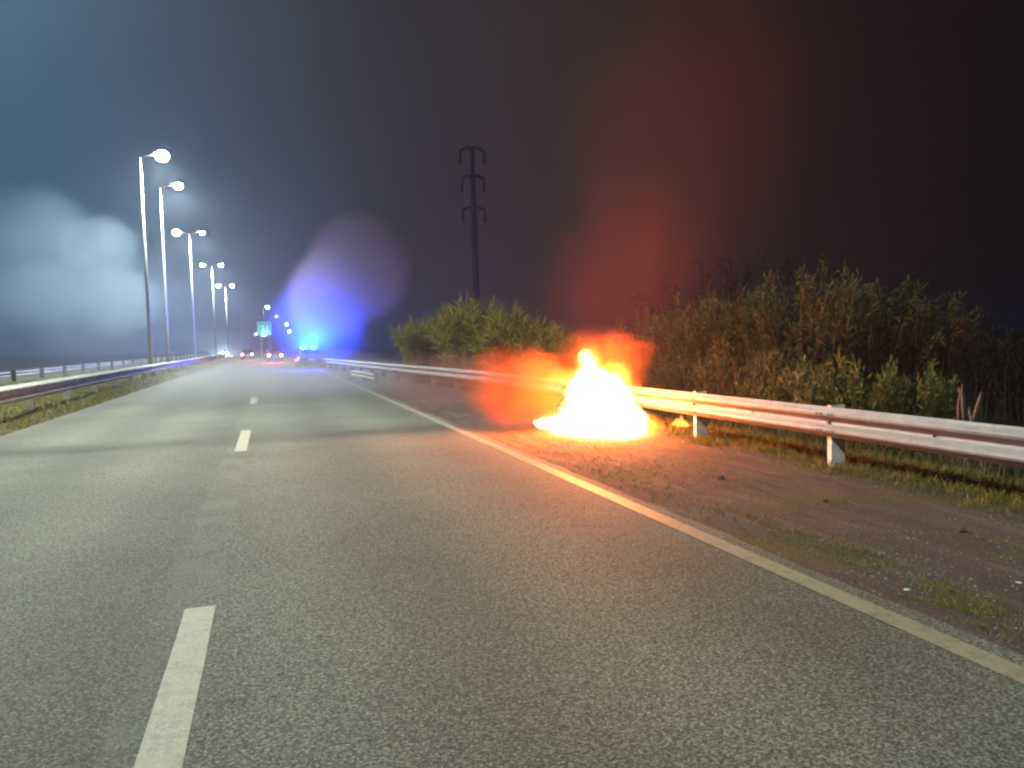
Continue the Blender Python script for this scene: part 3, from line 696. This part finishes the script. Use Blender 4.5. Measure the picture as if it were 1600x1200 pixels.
# grass tufts (joined: nobody could count the blades)
def grass(name, spots, label, hmin, hmax, wid=.006, lean=.45, seed=5, m=m_grass):
    r = np.random.RandomState(seed); B, Dd, Ln = [], [], []
    for (s, l, n_, rad_s, rad_l) in spots:
        for k in range(n_):
            cs, cl = s + r.normal()*rad_s, l + r.normal()*rad_l
            if -5.14 < cl < 3.5: continue
            for j in range(r.randint(3, 8)):
                p = W(cs+r.normal()*.02, cl+r.normal()*.02); z = H(cs, cl); B.append((p.x, p.y, z-.005))
                Dd.append((r.normal()*lean, r.normal()*lean, 1)); Ln.append(r.uniform(hmin, hmax))
    Vv, Ff = leaves(B, Dd, Ln, wid, .35, 2, seed); o = link(name, pyd(name, Vv, Ff), m)
    return props(o, label, 'grass', None, 'stuff')
sp_list = []
for x, y, n_, rs, rl_ in [(1330, 862, 90, .35, .12), (1260, 840, 50, .35, .1), (1520, 950, 130, .3, .16), (1440, 985, 30, .3, .1), (1060, 790, 40, .4, .12), (1180, 815, 40, .5, .12), (930, 720, 120, 1.2, .3), (1130, 735, 60, .6, .2), (1010, 760, 70, .8, .2), (800, 690, 120, 1.5, .25)]:
    s, l = SL(at_z(x, y, -.03)); sp_list.append((s, l, n_, rs, rl_))
grass('grass', sp_list, 'thin yellow green grass patches on the dirt shoulder', .025, .06, .005, .8)
band_ = [(s, 6.65+.25*math.sin(s*2.3), 60, .35, .22) for s in np.arange(3, 20, .45)] + [(s, 7.5, 60, .4, .35) for s in np.arange(4, 26, .5)]
band_ += [(s, 7.2, 60, .8, .4) for s in np.arange(20, 50, 1.5)]
grass('verge_grass', band_, 'green grass growing under and behind the guardrail', .05, .16, .008, .5, 6)
band_ = [(s, -5.38, 60, .6, .14) for s in np.arange(12, 50, 1.)] + [(s, -6.2, 90, .8, .5) for s in np.arange(12, 60, 1.5)]
grass('median_grass', band_, 'short grass along the left road edge under the guardrail', .05, .15, .012, .6, 7)
grass('tall_grass', [(s, l, 30, .5, .4) for s in np.arange(6, 24, .8) for l in (8.4, 9.3)], 'tall rough grass behind the guardrail below the bushes', .25, .6, .012, .3, 8, m_leaf)

# gravel on the shoulder
r = np.random.RandomState(3); bm = bmesh.new(); V, F = [], []
ov = [(1, 0, 0), (0, 1, 0), (-1, 0, 0), (0, -1, 0), (0, 0, .8), (0, 0, -.5)]; of = [(0, 1, 4), (1, 2, 4), (2, 3, 4), (3, 0, 4), (1, 0, 5), (2, 1, 5), (3, 2, 5), (0, 3, 5)]
for k in range(16000):
    s = 2.2 + 16*r.uniform()**1.5; l = r.uniform(3.5, 7.0); p = W(s, l, H(s, l)); q = .004 + .011*r.uniform()**3; a = r.uniform(0, 6.28); o = len(V)
    for v in ov:
        j = r.uniform(.6, 1.3); V.append((p.x + q*j*(v[0]*math.cos(a)-v[1]*math.sin(a)), p.y + q*j*(v[0]*math.sin(a)+v[1]*math.cos(a)), p.z + q*v[2]))
    F += [(o+a_, o+b_, o+c_) for a_, b_, c_ in of]
m_grv = leafmat('gravel', (.05, .038, .032), (.24, .20, .18), 0.)
props(link('gravel', pyd('gravel', V, F), m_grv), 'loose brown gravel scattered over the shoulder', 'gravel', None, 'stuff')
def clod(x, y, sz, m, lab, nm='dirt_clod', cat='clod', flat=.55):
    p = at_z(x, y, -.04); s, l = SL(p); bm = bmesh.new(); ico(bm, (0, 0, 0), (sz, sz*.7, sz*flat), 2, .25)
    o = obj(nm, bm, m, None, (p.x, p.y, H(s, l)+sz*flat*.4), (0, 0, x)); props(o, lab, cat)
clod(1503, 826, .05, m_stone, 'larger dark clod of earth on the gravel shoulder')
clod(1535, 841, .028, m_stone, 'smaller dark clod of earth next to the larger one')
clod(1126, 748, .05, m_stone, 'lone dark clod on the shoulder below the guardrail post near the fire')
clod(1290, 784, .03, m_stone, 'little dark clod midway across the dirt shoulder')
clod(1417, 921, .022, m_litter, 'white scrap of litter beside the edge line', 'litter_scrap', 'litter', .2)
clod(1592, 910, .02, m_litter, 'pale scrap of litter at the frame side of the shoulder', 'litter_scrap', 'litter', .2)
